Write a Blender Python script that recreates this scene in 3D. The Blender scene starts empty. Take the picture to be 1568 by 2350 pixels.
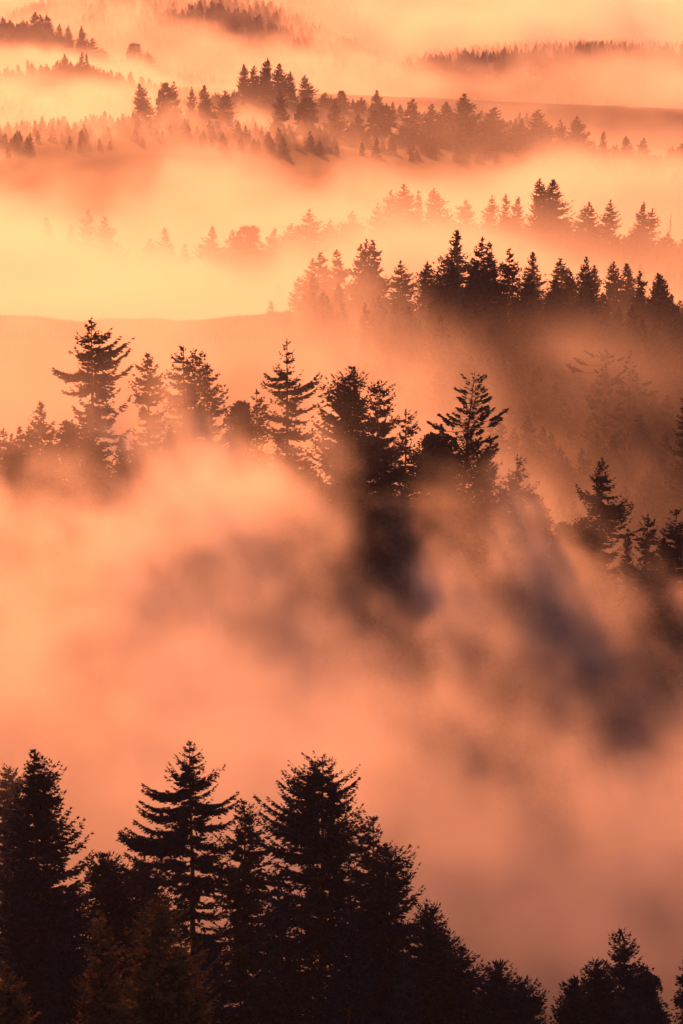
import bpy, math, numpy as np
from mathutils import Vector
C = bpy.context.scene
R = math.radians

# ------------------------------------------------------------------ camera
PITCH = R(-13.0)
CAM_Z = 150.0
VFOV = R(24.0)
FPX = 1175.0 / math.tan(VFOV / 2)          # focal length in 1568 x 2350 picture units
cam = bpy.data.cameras.new('camera')
cam_o = bpy.data.objects.new('camera', cam)
C.collection.objects.link(cam_o)
C.camera = cam_o
cam_o.location = (0, 0, CAM_Z)
cam_o.rotation_euler = (math.pi / 2 + PITCH, 0, 0)
cam.sensor_fit = 'VERTICAL'
cam.sensor_height = 24
cam.lens = 24 * FPX / 2350
cam.clip_start = 1.0
cam.clip_end = 60000

# ------------------------------------------------------------------ sky, sun, exposure
SUN_EL, SUN_AZ = 25.0, 14.0                  # degrees above the horizon, degrees left of the view
world = bpy.data.worlds.new('World')
C.world = world
world.use_nodes = True
wn = world.node_tree
sky = wn.nodes.new('ShaderNodeTexSky')
sky.sky_type = 'NISHITA'
sky.sun_disc = False
sky.sun_elevation = R(SUN_EL)
sky.sun_rotation = R(-SUN_AZ)
sky.air_density = 1.6
sky.dust_density = 0.6
sky.ozone_density = 2.5
tint = wn.nodes.new('ShaderNodeMix')
tint.data_type = 'RGBA'
tint.blend_type = 'MULTIPLY'
tint.inputs[0].default_value = 1.0
tint.inputs[7].default_value = (0.55, 0.43, 0.46, 1)
wn.links.new(sky.outputs[0], tint.inputs[6])
wn.links.new(tint.outputs[2], wn.nodes['Background'].inputs[0])
wn.nodes['Background'].inputs[1].default_value = 0.053

sun = bpy.data.lights.new('sun', 'SUN')
sun_o = bpy.data.objects.new('sun', sun)
C.collection.objects.link(sun_o)
sun_o.rotation_euler = (R(-(90 - SUN_EL)), 0, R(SUN_AZ))
sun.energy = 5.0
sun.color = (1.0, 0.262, 0.073)
sun.angle = R(1.5)
C.view_settings.view_transform = 'Standard'
C.view_settings.look = 'None'
C.view_settings.exposure = 1.02
C.view_settings.gamma = 1.0

C.cycles.use_denoising = True
C.cycles.volume_step_rate = 3.0
C.cycles.volume_max_steps = 512
C.cycles.volume_bounces = 6
C.cycles.max_bounces = 8
C.cycles.diffuse_bounces = 2
C.cycles.transparent_max_bounces = 64

FOG_G = 0.50
FOG_COLOR = (0.99, 0.98, 0.965, 1)

# ------------------------------------------------------------------ helpers
def at(px, py, Y):
    """World point at forward distance Y under a point of the 1568 x 2350 picture."""
    dx, dy = (px - 784) / FPX, (1175 - py) / FPX
    fy = math.cos(PITCH) - dy * math.sin(PITCH)
    fz = math.sin(PITCH) + dy * math.cos(PITCH)
    return Vector((dx * Y / fy, Y, CAM_Z + fz / fy * Y))

def zpy(py, Y):
    return at(784, py, Y).z

def link(name, data, parent=None):
    o = bpy.data.objects.new(name, data)
    C.collection.objects.link(o)
    if parent is not None:
        o.parent = parent
    return o

def make_mesh(name, V, F, mat, smooth=False):
    """V: n x 3, F: m x k numpy."""
    me = bpy.data.meshes.new(name)
    V = np.asarray(V, np.float32)
    F = np.asarray(F, np.int32)
    me.vertices.add(len(V))
    me.vertices.foreach_set('co', V.ravel())
    k = F.shape[1]
    me.loops.add(F.size)
    me.loops.foreach_set('vertex_index', F.ravel())
    me.polygons.add(len(F))
    me.polygons.foreach_set('loop_start', np.arange(0, F.size, k, dtype=np.int32))
    me.polygons.foreach_set('loop_total', np.full(len(F), k, np.int32))
    if smooth:
        me.polygons.foreach_set('use_smooth', np.ones(len(F), bool))
    me.update(calc_edges=True)
    me.materials.append(mat)
    return me

_tab = {}
def vnoise(X, Y, Z, s, seed):
    if seed not in _tab:
        _tab[seed] = np.random.default_rng(seed).random((32, 32, 32), dtype=np.float32)
    r = _tab[seed]
    def prep(A):
        A = A / s
        i = np.floor(A)
        f = (A - i).astype(np.float32)
        return i.astype(np.int32), f * f * (3 - 2 * f)
    ix, fx = prep(X); iy, fy = prep(Y); iz, fz = prep(Z)
    o = 0
    for a in (0, 1):
        wx = fx if a else 1 - fx
        for b in (0, 1):
            wy = fy if b else 1 - fy
            for c in (0, 1):
                wz = fz if c else 1 - fz
                o = o + wx * wy * wz * r[(ix + a) & 31, (iy + b) & 31, (iz + c) & 31]
    return o

def fbm(X, Y, Z, s, seed, oc=4, gain=0.55):
    o, a, t = 0, 1.0, 0.0
    for k in range(oc):
        o = o + a * vnoise(X, Y, Z, s / 2.03 ** k, seed + k)
        t += a
        a *= gain
    return o / t

def sstep(a, b, x):
    t = np.clip((x - a) / (b - a), 0, 1)
    return t * t * (3 - 2 * t)

# ------------------------------------------------------------------ materials
def new_mat(name):
    m = bpy.data.materials.new(name)
    m.use_nodes = True
    return m, m.node_tree, m.node_tree.nodes['Principled BSDF']

def foliage_mat(name, dark, light, transl):
    m, nt, b = new_mat(name)
    tc = nt.nodes.new('ShaderNodeTexCoord')
    no = nt.nodes.new('ShaderNodeTexNoise')
    no.inputs['Scale'].default_value = 0.9
    no.inputs['Detail'].default_value = 3
    nt.links.new(tc.outputs['Object'], no.inputs['Vector'])
    rp = nt.nodes.new('ShaderNodeValToRGB')
    rp.color_ramp.elements[0].position = 0.35
    rp.color_ramp.elements[0].color = (*dark, 1)
    rp.color_ramp.elements[1].position = 0.7
    rp.color_ramp.elements[1].color = (*light, 1)
    nt.links.new(no.outputs['Fac'], rp.inputs[0])
    nt.links.new(rp.outputs[0], b.inputs['Base Color'])
    b.inputs['Roughness'].default_value = 1.0
    b.inputs['Specular IOR Level'].default_value = 0.0
    tr = nt.nodes.new('ShaderNodeBsdfTranslucent')
    nt.links.new(rp.outputs[0], tr.inputs[0])
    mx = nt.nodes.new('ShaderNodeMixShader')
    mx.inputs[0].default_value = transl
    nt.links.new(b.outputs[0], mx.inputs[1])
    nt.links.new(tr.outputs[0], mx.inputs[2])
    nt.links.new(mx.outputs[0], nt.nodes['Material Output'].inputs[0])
    return m

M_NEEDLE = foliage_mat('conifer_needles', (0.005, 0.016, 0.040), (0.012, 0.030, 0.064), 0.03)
M_SUN_BROWN = foliage_mat('young_needles_sunlit_tint', (0.030, 0.026, 0.020), (0.19, 0.12, 0.065), 0.1)  # sunlight on the young trees is painted into this brown needle colour
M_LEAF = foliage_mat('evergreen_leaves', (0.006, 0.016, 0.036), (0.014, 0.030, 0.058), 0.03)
M_BARK, _nt, _b = new_mat('bark')
_n = _nt.nodes.new('ShaderNodeTexNoise'); _n.inputs['Scale'].default_value = 3
_r = _nt.nodes.new('ShaderNodeValToRGB')
_r.color_ramp.elements[0].color = (0.02, 0.014, 0.011, 1)
_r.color_ramp.elements[1].color = (0.05, 0.036, 0.026, 1)
_nt.links.new(_n.outputs['Fac'], _r.inputs[0]); _nt.links.new(_r.outputs[0], _b.inputs['Base Color'])
_b.inputs['Roughness'].default_value = 0.9

M_GROUND, _nt, _b = new_mat('forest_floor_and_grass')
_at = _nt.nodes.new('ShaderNodeAttribute'); _at.attribute_name = 'grass'
_n = _nt.nodes.new('ShaderNodeTexNoise'); _n.inputs['Scale'].default_value = 0.06; _n.inputs['Detail'].default_value = 6
_tc = _nt.nodes.new('ShaderNodeTexCoord'); _nt.links.new(_tc.outputs['Object'], _n.inputs['Vector'])
_ra = _nt.nodes.new('ShaderNodeValToRGB')
_ra.color_ramp.elements[0].color = (0.018, 0.02, 0.012, 1); _ra.color_ramp.elements[1].color = (0.05, 0.045, 0.025, 1)
_rb = _nt.nodes.new('ShaderNodeValToRGB')
_rb.color_ramp.elements[0].color = (0.13, 0.10, 0.045, 1); _rb.color_ramp.elements[1].color = (0.22, 0.165, 0.075, 1)
_mx = _nt.nodes.new('ShaderNodeMix'); _mx.data_type = 'RGBA'
_nt.links.new(_n.outputs['Fac'], _ra.inputs[0]); _nt.links.new(_n.outputs['Fac'], _rb.inputs[0])
_nt.links.new(_at.outputs['Fac'], _mx.inputs[0]); _nt.links.new(_ra.outputs[0], _mx.inputs[6]); _nt.links.new(_rb.outputs[0], _mx.inputs[7])
_nt.links.new(_mx.outputs[2], _b.inputs['Base Color']); _b.inputs['Roughness'].default_value = 0.95

# ------------------------------------------------------------------ terrain
# profiles: distance -> (bearing in picture units, ground height); interpolated between
def prof(Y, pts):
    return (Y, [p[0] for p in pts], [zpy(p[1], Y) for p in pts])
def profz(Y, pts):
    return (Y, [p[0] for p in pts], [p[1] for p in pts])
TP = [
    profz(30, [(0, 60), (1568, 60)]),
    profz(150, [(0, 35), (1568, 30)]),
    profz(215, [(0, 24), (500, 18), (1000, 4), (1568, 4)]),
    profz(280, [(0, 16), (450, 13), (750, 10), (1000, -2), (1200, -14), (1568, -8)]),
    profz(330, [(0, 0), (700, -5), (1000, -22), (1568, -22)]),
    profz(400, [(0, -6), (700, -16), (1568, -28)]),
    profz(455, [(0, 18), (700, 4), (1100, -8), (1568, -18)]),
    prof(500, [(-200, 1230), (207, 1200), (450, 1200), (660, 1240), (805, 1290), (1080, 1330), (1250, 1440), (1382, 1470), (1700, 1530)]),
    profz(570, [(0, 8), (500, 4), (900, -6), (1568, -22)]),
    profz(650, [(-100, 14), (500, 14), (900, 2), (1300, -4), (1568, -2)]),
    prof(760, [(-200, 722), (0, 728), (100, 733), (190, 747), (250, 742), (330, 741), (420, 745), (500, 739), (600, 729), (680, 722), (760, 735), (1000, 800), (1568, 850)]),
    prof(810, [(-100, 790), (600, 770), (660, 745), (800, 775), (1050, 785), (1300, 810), (1568, 840), (1700, 850)]),
    profz(950, [(0, -22), (800, -10), (1568, -4)]),
    prof(1150, [(-100, 660), (100, 655), (380, 690), (500, 685), (720, 645), (930, 600), (1250, 585), (1400, 620), (1600, 650)]),
    profz(1450, [(0, -22), (784, -22), (1568, -25)]),
    prof(1900, [(-100, 330), (333, 287), (700, 318), (1000, 328), (1250, 345), (1400, 380), (1568, 410)]),
    profz(2100, [(0, -5), (1568, -20)]),
    prof(2300, [(0, 270), (500, 250), (610, 215), (707, 240), (865, 262), (1200, 310), (1568, 400)]),
    prof(2620, [(-50, 220), (45, 205), (120, 195), (200, 182), (300, 215), (420, 250), (600, 280), (1568, 360)]),
    profz(3000, [(0, 0), (1568, -35)]),
    prof(3600, [(-50, 90), (0, 92), (90, 78), (140, 100), (200, 125), (260, 165), (310, 165), (420, 195), (700, 240), (1568, 300)]),
    prof(4300, [(0, 110), (300, 80), (500, 20), (640, 40), (760, 90), (900, 160), (1100, 130), (1350, 115), (1568, 125)]),
    prof(5200, [(0, 60), (300, -40), (700, -60), (820, 10), (950, 120), (1200, 130), (1568, 130)]),
    prof(7500, [(0, -60), (600, -80), (1000, -60), (1568, -50)]),
    prof(9500, [(0, -100), (1568, -100)]),
    profz(14000, [(0, 350), (1568, 350)]),
]
TY = np.array([p[0] for p in TP], float)
def ground(X, Y):
    X = np.asarray(X, float); Y = np.asarray(Y, float)
    px = 784 + X / np.maximum(Y, 1) * FPX * math.cos(PITCH)   # bearing
    px = np.clip(px, -200, 1768)
    H = np.stack([np.interp(px, p[1], p[2]) for p in TP])
    i = np.clip(np.searchsorted(TY, Y) - 1, 0, len(TY) - 2)
    t = np.clip((Y - TY[i]) / (TY[i + 1] - TY[i]), 0, 1)
    t = t * t * (3 - 2 * t)
    a = np.take_along_axis(H, i[None], 0)[0]; b = np.take_along_axis(H, (i + 1)[None], 0)[0]
    h = a * (1 - t) + b * t
    z0 = np.zeros_like(X)
    h = h + (fbm(X, Y, z0, 30, 70, 3) - .5) * 3 * np.clip(Y / 600, .3, 1) * np.where((Y > 700) & (Y < 800) & (px < 700), .55, 1)
    h = h + (fbm(X, Y, z0, 160, 75, 3) - .5) * np.clip((Y - 2700) / 100, 0, 30)
    return h
def ground1(x, y):
    return float(ground(np.array([x]), np.array([y]))[0])

ys = np.concatenate([np.linspace(-200, 140, 8), np.linspace(150, 900, 150), np.geomspace(906, 14000, 170)])
us = np.concatenate([np.linspace(-6, -0.32, 14), np.linspace(-0.3, 0.3, 170), np.linspace(0.32, 6, 14)])
US, YS = np.meshgrid(us, ys)
XS = US * np.maximum(YS, 500)
ZS = ground(XS.ravel(), np.maximum(YS.ravel(), 30)).reshape(XS.shape)
nr, nc = XS.shape
idx = np.arange(nr * nc).reshape(nr, nc)
F = np.stack([idx[:-1, :-1], idx[:-1, 1:], idx[1:, 1:], idx[1:, :-1]], -1).reshape(-1, 4)
tme = make_mesh('terrain', np.stack([XS, YS, ZS], -1).reshape(-1, 3), F, M_GROUND, True)
PXG = 784 + XS / np.maximum(YS, 1) * FPX * math.cos(PITCH)
grass = (sstep(690, 610, PXG) * sstep(600, 640, YS) * sstep(830, 790, YS)).astype(np.float32)
ga = tme.attributes.new('grass', 'FLOAT', 'POINT'); ga.data.foreach_set('value', grass.ravel())
ter = link('terrain', tme); ter['kind'] = 'structure'

# ------------------------------------------------------------------ trees
def tube(P, rad, seg=6):
    """Tapered tube through points P (n x 3) with radii rad."""
    P = np.asarray(P, float); n = len(P)
    T = np.gradient(P, axis=0); T /= np.linalg.norm(T, axis=1)[:, None] + 1e-9
    ref = np.where(np.abs(T[:, 2:3]) > .8, np.array([[1., 0, 0]]), np.array([[0, 0, 1.]]))
    A = np.cross(T, ref); A /= np.linalg.norm(A, axis=1)[:, None] + 1e-9
    B = np.cross(T, A)
    th = np.arange(seg) / seg * 2 * math.pi
    V = P[:, None] + (A[:, None] * np.cos(th)[None, :, None] + B[:, None] * np.sin(th)[None, :, None]) * np.asarray(rad)[:, None, None]
    V = V.reshape(-1, 3)
    i = np.arange(n - 1)[:, None] * seg; j = np.arange(seg)[None]; k = (j + 1) % seg
    F = np.stack([i + j, i + k, i + seg + k, i + seg + j], -1).reshape(-1, 4)
    return V, F

class Geo:
    def __init__(s): s.V = []; s.F = []; s.n = 0
    def add(s, V, F):
        s.V.append(V); s.F.append(np.asarray(F) + s.n); s.n += len(V)
    def mesh(s, name, mat, smooth=False):
        return make_mesh(name, np.concatenate(s.V), np.concatenate(s.F), mat, smooth)

def sprays(P, D, ls, ws, rng, size=None):
    """Pointed leaf sprays (one thin three-cornered blade each) at P along D."""
    n = len(P)
    D = D / (np.linalg.norm(D, axis=1)[:, None] + 1e-9)
    r = rng.normal(size=(n, 3)); r[:, 2] *= 1.3
    S = np.cross(D, r); S /= np.linalg.norm(S, axis=1)[:, None] + 1e-9
    L = ls * rng.uniform(.6, 1.4, n); W = ws * rng.uniform(.6, 1.4, n)
    if size is not None: L = L * size; W = W * size
    L, W = L[:, None], W[:, None]
    V = np.stack([P - D * L * .3 + S * W, P - D * L * .2 - S * W, P + D * L * .85], 1).reshape(-1, 3)
    return V, np.arange(3 * n).reshape(n, 3)

def conifer(H, prof, seed, k=1.0, style='layered', lean=0.0, bare=0.06, limbs=(), fill=1.0):
    """Returns (wood Geo, foliage Geo). prof: (height fraction from top, left reach, right reach) in metres. k: coarseness of foliage."""
    rng = np.random.default_rng(seed)
    wood, leaf = Geo(), Geo()
    pt, pl, pr = (np.array([p[i] for p in prof], float) for i in range(3))
    # trunk
    n = 12
    z = np.linspace(0, H, n)
    bend = np.cumsum(rng.normal(0, .012 * H / n, n)); bend -= bend[0]
    tx = lean * (z / H) ** 2 + bend
    tyy = np.cumsum(rng.normal(0, .01 * H / n, n))
    TP_ = np.stack([tx, tyy, z], 1)
    wood.add(*tube(TP_, np.maximum(.013 * H * (1 - z / H) ** .8, .03 + .01 * k), 7))
    par = dict(layered=(1.15, .34, .36, 1.0), dense=(1.5, .30, .10, 1.0), open=(.75, .30, .30, .9), pine=(.42, .45, .5, .8))[style]
    nb = int((75 + 3.6 * H) * par[0] * fill / (k ** .55))
    # branch heights: whorls with gaps
    t = rng.random(nb) ** (1.12 if k < 1 else .85) * (1 - bare)
    nw = max(6, int(H / (1.15 if style != 'pine' else 2.0)))
    snap = np.round(t * nw) / nw
    t = np.where(rng.random(nb) < .7, snap + rng.normal(0, .25 / nw, nb), t)
    t = np.clip(t, .004, 1 - bare)
    az = rng.uniform(0, 2 * math.pi, nb)
    grp = np.round(t * nw).astype(int)
    gmul = rng.uniform(1 - par[2] * 1.3, 1 + par[2] * .5, nw + 2)[grp]
    P_all, D_all, S_all = [], [], []
    extra = [(l[0], 0.0 if l[1] > 0 else math.pi, abs(l[1]), l[2]) for l in limbs]
    t = np.concatenate([t, [e[0] for e in extra]]); az = np.concatenate([az, [e[1] for e in extra]])
    gmul = np.concatenate([gmul, np.ones(len(extra))])
    for i in range(nb + len(extra)):
        ti = t[i]
        c = math.cos(az[i])
        rl = np.interp(ti, pt, pl); rr = np.interp(ti, pt, pr)
        rad = (rr * (1 + c) / 2 + rl * (1 - c) / 2)
        ln = rad * gmul[i] * rng.uniform(.70, 1.16) + .06 * k
        h0 = H * (1 - ti)
        b0 = np.array([np.interp(h0, z, tx), np.interp(h0, z, tyy), h0])
        up = .42 * (1 - ti) ** 1.6 + rng.normal(.02, .10)
        if style == 'pine': up = rng.normal(.25, .2)
        sag = .22 * ti + rng.uniform(0, .1)
        if i >= nb:
            ln, up, sag = extra[i - nb][2], extra[i - nb][3], .12
        m = 7
        s = np.linspace(0, 1, m)
        da = rng.normal(0, .12)
        ang = az[i] + da * s
        rx = ln * s
        zz = ln * (up * s - sag * np.sin(s * math.pi * .8) + .16 * s ** 3)
        BP = b0 + np.stack([np.cos(ang) * rx, np.sin(ang) * rx, zz], 1)
        if ln > 1.2 * k and k < 3.5:
            wood.add(*tube(BP, np.maximum((.012 + .010 * ln) * (1 - s), .015) * (1 if style != 'pine' else 1.5), 3))
        # twigs on both sides of the branch
        st = .34 * k
        s0 = .45 if style == 'pine' else (.08 if ln > 2 else .0)
        dn = 2.2 if i >= nb else 1.0
        nt_ = max(2, int(ln * (1 - s0) / st * dn)) * 2
        ss = rng.uniform(s0, 1, nt_) if style != 'pine' else 1 - rng.uniform(0, 1 - s0, nt_) ** 1.2 * .9
        side = rng.choice([-1, 1], nt_)
        base = np.stack([np.interp(ss, s, BP[:, q]) for q in range(3)], 1)
        tw = (par[1] * .8 * ln * (1.05 - ss) ** .7 + .16 * k) * rng.uniform(.5, 1.1, nt_)
        tw = np.minimum(tw, 1.15 + .45 * k)
        ta = az[i] + side * rng.uniform(.35, 1.15, nt_)
        tdz = rng.normal(-.08 if style != 'pine' else .25, .13 if style != 'pine' else .25, nt_)
        TD = np.stack([np.cos(ta), np.sin(ta), tdz], 1)
        ns = np.maximum(1, (tw / (.24 * k)).astype(int)) + (2 if style == 'pine' else 0)
        rep = np.repeat(np.arange(nt_), ns)
        u = rng.random(len(rep))
        PP = base[rep] + TD[rep] * (tw[rep] * u)[:, None] + rng.normal(0, .06 * k, (len(rep), 3))
        DD = TD[rep] + rng.normal(0, .32, (len(rep), 3)) + np.array([math.cos(az[i]), math.sin(az[i]), .0]) * .5
        P_all.append(PP); D_all.append(DD); S_all.append((1.75 - .85 * ss[rep]) * min(1, (.62 if k < 1.5 else .45) + ti * 3.2))
        # tip
        P_all.append(BP[-1:]); D_all.append((BP[-1:] - BP[-2:-1])); S_all.append(np.ones(1))
    # leader
    q = rng.random(14)
    P_all.append(np.stack([np.interp(H * (1 - q * .05), z, tx), np.interp(H * (1 - q * .05), z, tyy), H * (1 - q * .05)], 1))
    D_all.append(np.stack([rng.normal(0, .4, 14), rng.normal(0, .4, 14), np.ones(14)], 1)); S_all.append(np.full(14, .8))
    P = np.concatenate(P_all); D = np.concatenate(D_all)
    leaf.add(*sprays(P, D, .50 * k, .155 * k, rng, np.concatenate(S_all)))
    return wood, leaf

def broad(H, prof, seed, k=1.0):
    """Round-headed tree: forking limbs that carry leaf clumps filling the profile."""
    rng = np.random.default_rng(seed)
    wood, leaf = Geo(), Geo()
    pt, pl, pr = (np.array([p[i] for p in prof], float) for i in range(3))
    z = np.linspace(0, H * .85, 8)
    tx = np.cumsum(rng.normal(0, .01 * H, 8)); tx -= tx[0]
    wood.add(*tube(np.stack([tx, tx * .3, z], 1), .018 * H * (1 - z / H) + .04, 7))
    nc_ = int(50 + H * 3)
    Ps, Ds = [], []
    for i in range(nc_):
        ti = rng.uniform(.02, .85)
        a = rng.uniform(0, 2 * math.pi)
        c = math.cos(a)
        rad = np.interp(ti, pt, pr) * (1 + c) / 2 + np.interp(ti, pt, pl) * (1 - c) / 2
        rr = rad * rng.uniform(.3, .95)
        ctr = np.array([rr * math.cos(a) + np.interp(H * (1 - ti), z, tx), rr * math.sin(a), H * (1 - ti)])
        h0 = max(.1 * H, (H * (1 - ti)) - rr * rng.uniform(.6, 1.1))
        h0 = min(h0, H * .84)
        p0 = np.array([np.interp(h0, z, tx), np.interp(h0, z, tx) * .3, h0])
        s = np.linspace(0, 1, 5)[:, None]
        BP = p0 + (ctr - p0) * s + rng.normal(0, .03 * rr + .02, (5, 3)) * s * (1 - s) * 4
        wood.add(*tube(BP, (.05 + .012 * rr) * (1.1 - s[:, 0]), 4))
        cr = rng.uniform(.5, 1.35) * (H / 22) ** .5 * min(1.3, .35 + rad / 4)
        n = int(125 / k ** 1.6 * cr ** 1.6)
        v = rng.normal(size=(n, 3)); v /= np.linalg.norm(v, axis=1)[:, None]
        v *= (rng.random(n) ** .6 * rng.uniform(.7, 1.55, n))[:, None] * cr * np.array([1.25, 1.25, .7])
        Ps.append(ctr + v); Ds.append(v + rng.normal(0, .5, (n, 3)))
    leaf.add(*sprays(np.concatenate(Ps), np.concatenate(Ds), .46 * k, .2 * k, rng))
    return wood, leaf

def snag(H, seed):
    rng = np.random.default_rng(seed)
    w = Geo()
    z = np.linspace(0, H, 9)
    w.add(*tube(np.stack([np.cumsum(rng.normal(0, .08, 9)), z * 0, z], 1), .5 * (1 - z / H) + .12, 6))
    for i in range(46):
        h0 = rng.uniform(.45, .98) * H
        a = rng.uniform(0, 6.28); ln = rng.uniform(.8, 3.4) * (1.15 - h0 / H) * 2
        s = np.linspace(0, 1, 4)
        w.add(*tube(np.stack([np.cos(a) * ln * s, np.sin(a) * ln * s, h0 + ln * .3 * s ** 2 - .2 * s], 1), .10 * (1 - s) + .05, 3))
    return w

def set_props(o, label, cat='tree', group=None):
    o['label'] = label; o['category'] = cat
    if group: o['group'] = group

TREE_CT = [0]
def finish(name, wood, leaf, mat, loc, label, group, rz=0.0):
    e = bpy.data.objects.new(name, None); C.collection.objects.link(e)
    e.location = loc; e.rotation_euler = (0, 0, rz); e.empty_display_size = 2
    set_props(e, label, 'tree', group)
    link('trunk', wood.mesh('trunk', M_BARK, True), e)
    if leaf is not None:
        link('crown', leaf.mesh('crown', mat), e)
    return e

def auto_prof(hw, H, top=.02):
    """Spire: reach grows down to hw at ~70 %."""
    return [(0, .01 * hw, .01 * hw), (.08, .18 * hw, .18 * hw), (.25, .48 * hw, .48 * hw), (.5, .82 * hw, .82 * hw), (.75, hw, hw), (1, .9 * hw, .9 * hw)]
def round_prof(hw, H):
    return [(0, .2 * hw, .2 * hw), (.08, .6 * hw, .6 * hw), (.22, .9 * hw, .9 * hw), (.5, hw, hw), (1, .7 * hw, .7 * hw)]

def plant(name, px, py, Y, hw, label, group, style='layered', k=1.0, prof_px=None, mat=None, lean_px=0, Hmin=14, limbs=(), fill=1.0):
    """Tree whose top is seen at (px, py) from distance Y and which stands on the ground there."""
    TREE_CT[0] += 1
    top = at(px, py, Y)
    g = ground1(top.x, Y)
    H = max(top.z - g + .6, Hmin)
    m = Y / FPX * 1.02                       # metres per picture unit at that distance
    if prof_px:
        pf = [(0, .1, .1)] + [(min(dy * m * 1.03 / H, 1), l * m * 1.14, r * m * 1.14) for dy, l, r in prof_px]
    else:
        hwm = hw * m
        pf = round_prof(hwm, H) if style == 'broad' else auto_prof(hwm, H)
    lean = lean_px * m
    seed = TREE_CT[0] * 7 + 11
    if style == 'broad':
        w, l = broad(H, pf, seed, k); mt = mat or M_LEAF
    elif style == 'snag':
        w, l, mt = snag(H, seed), None, None
    else:
        w, l = conifer(H, pf, seed, k, style, lean, limbs=[(dy * m * 1.03 / H, lx * m * 1.08, up) for dy, lx, up in limbs], fill=fill); mt = mat or M_NEEDLE
    return finish(name, w, l, mt, (top.x - lean, Y, top.z - H), label, group)


GA = 'dark conifers on the near slope at the bottom of the picture'
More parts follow.
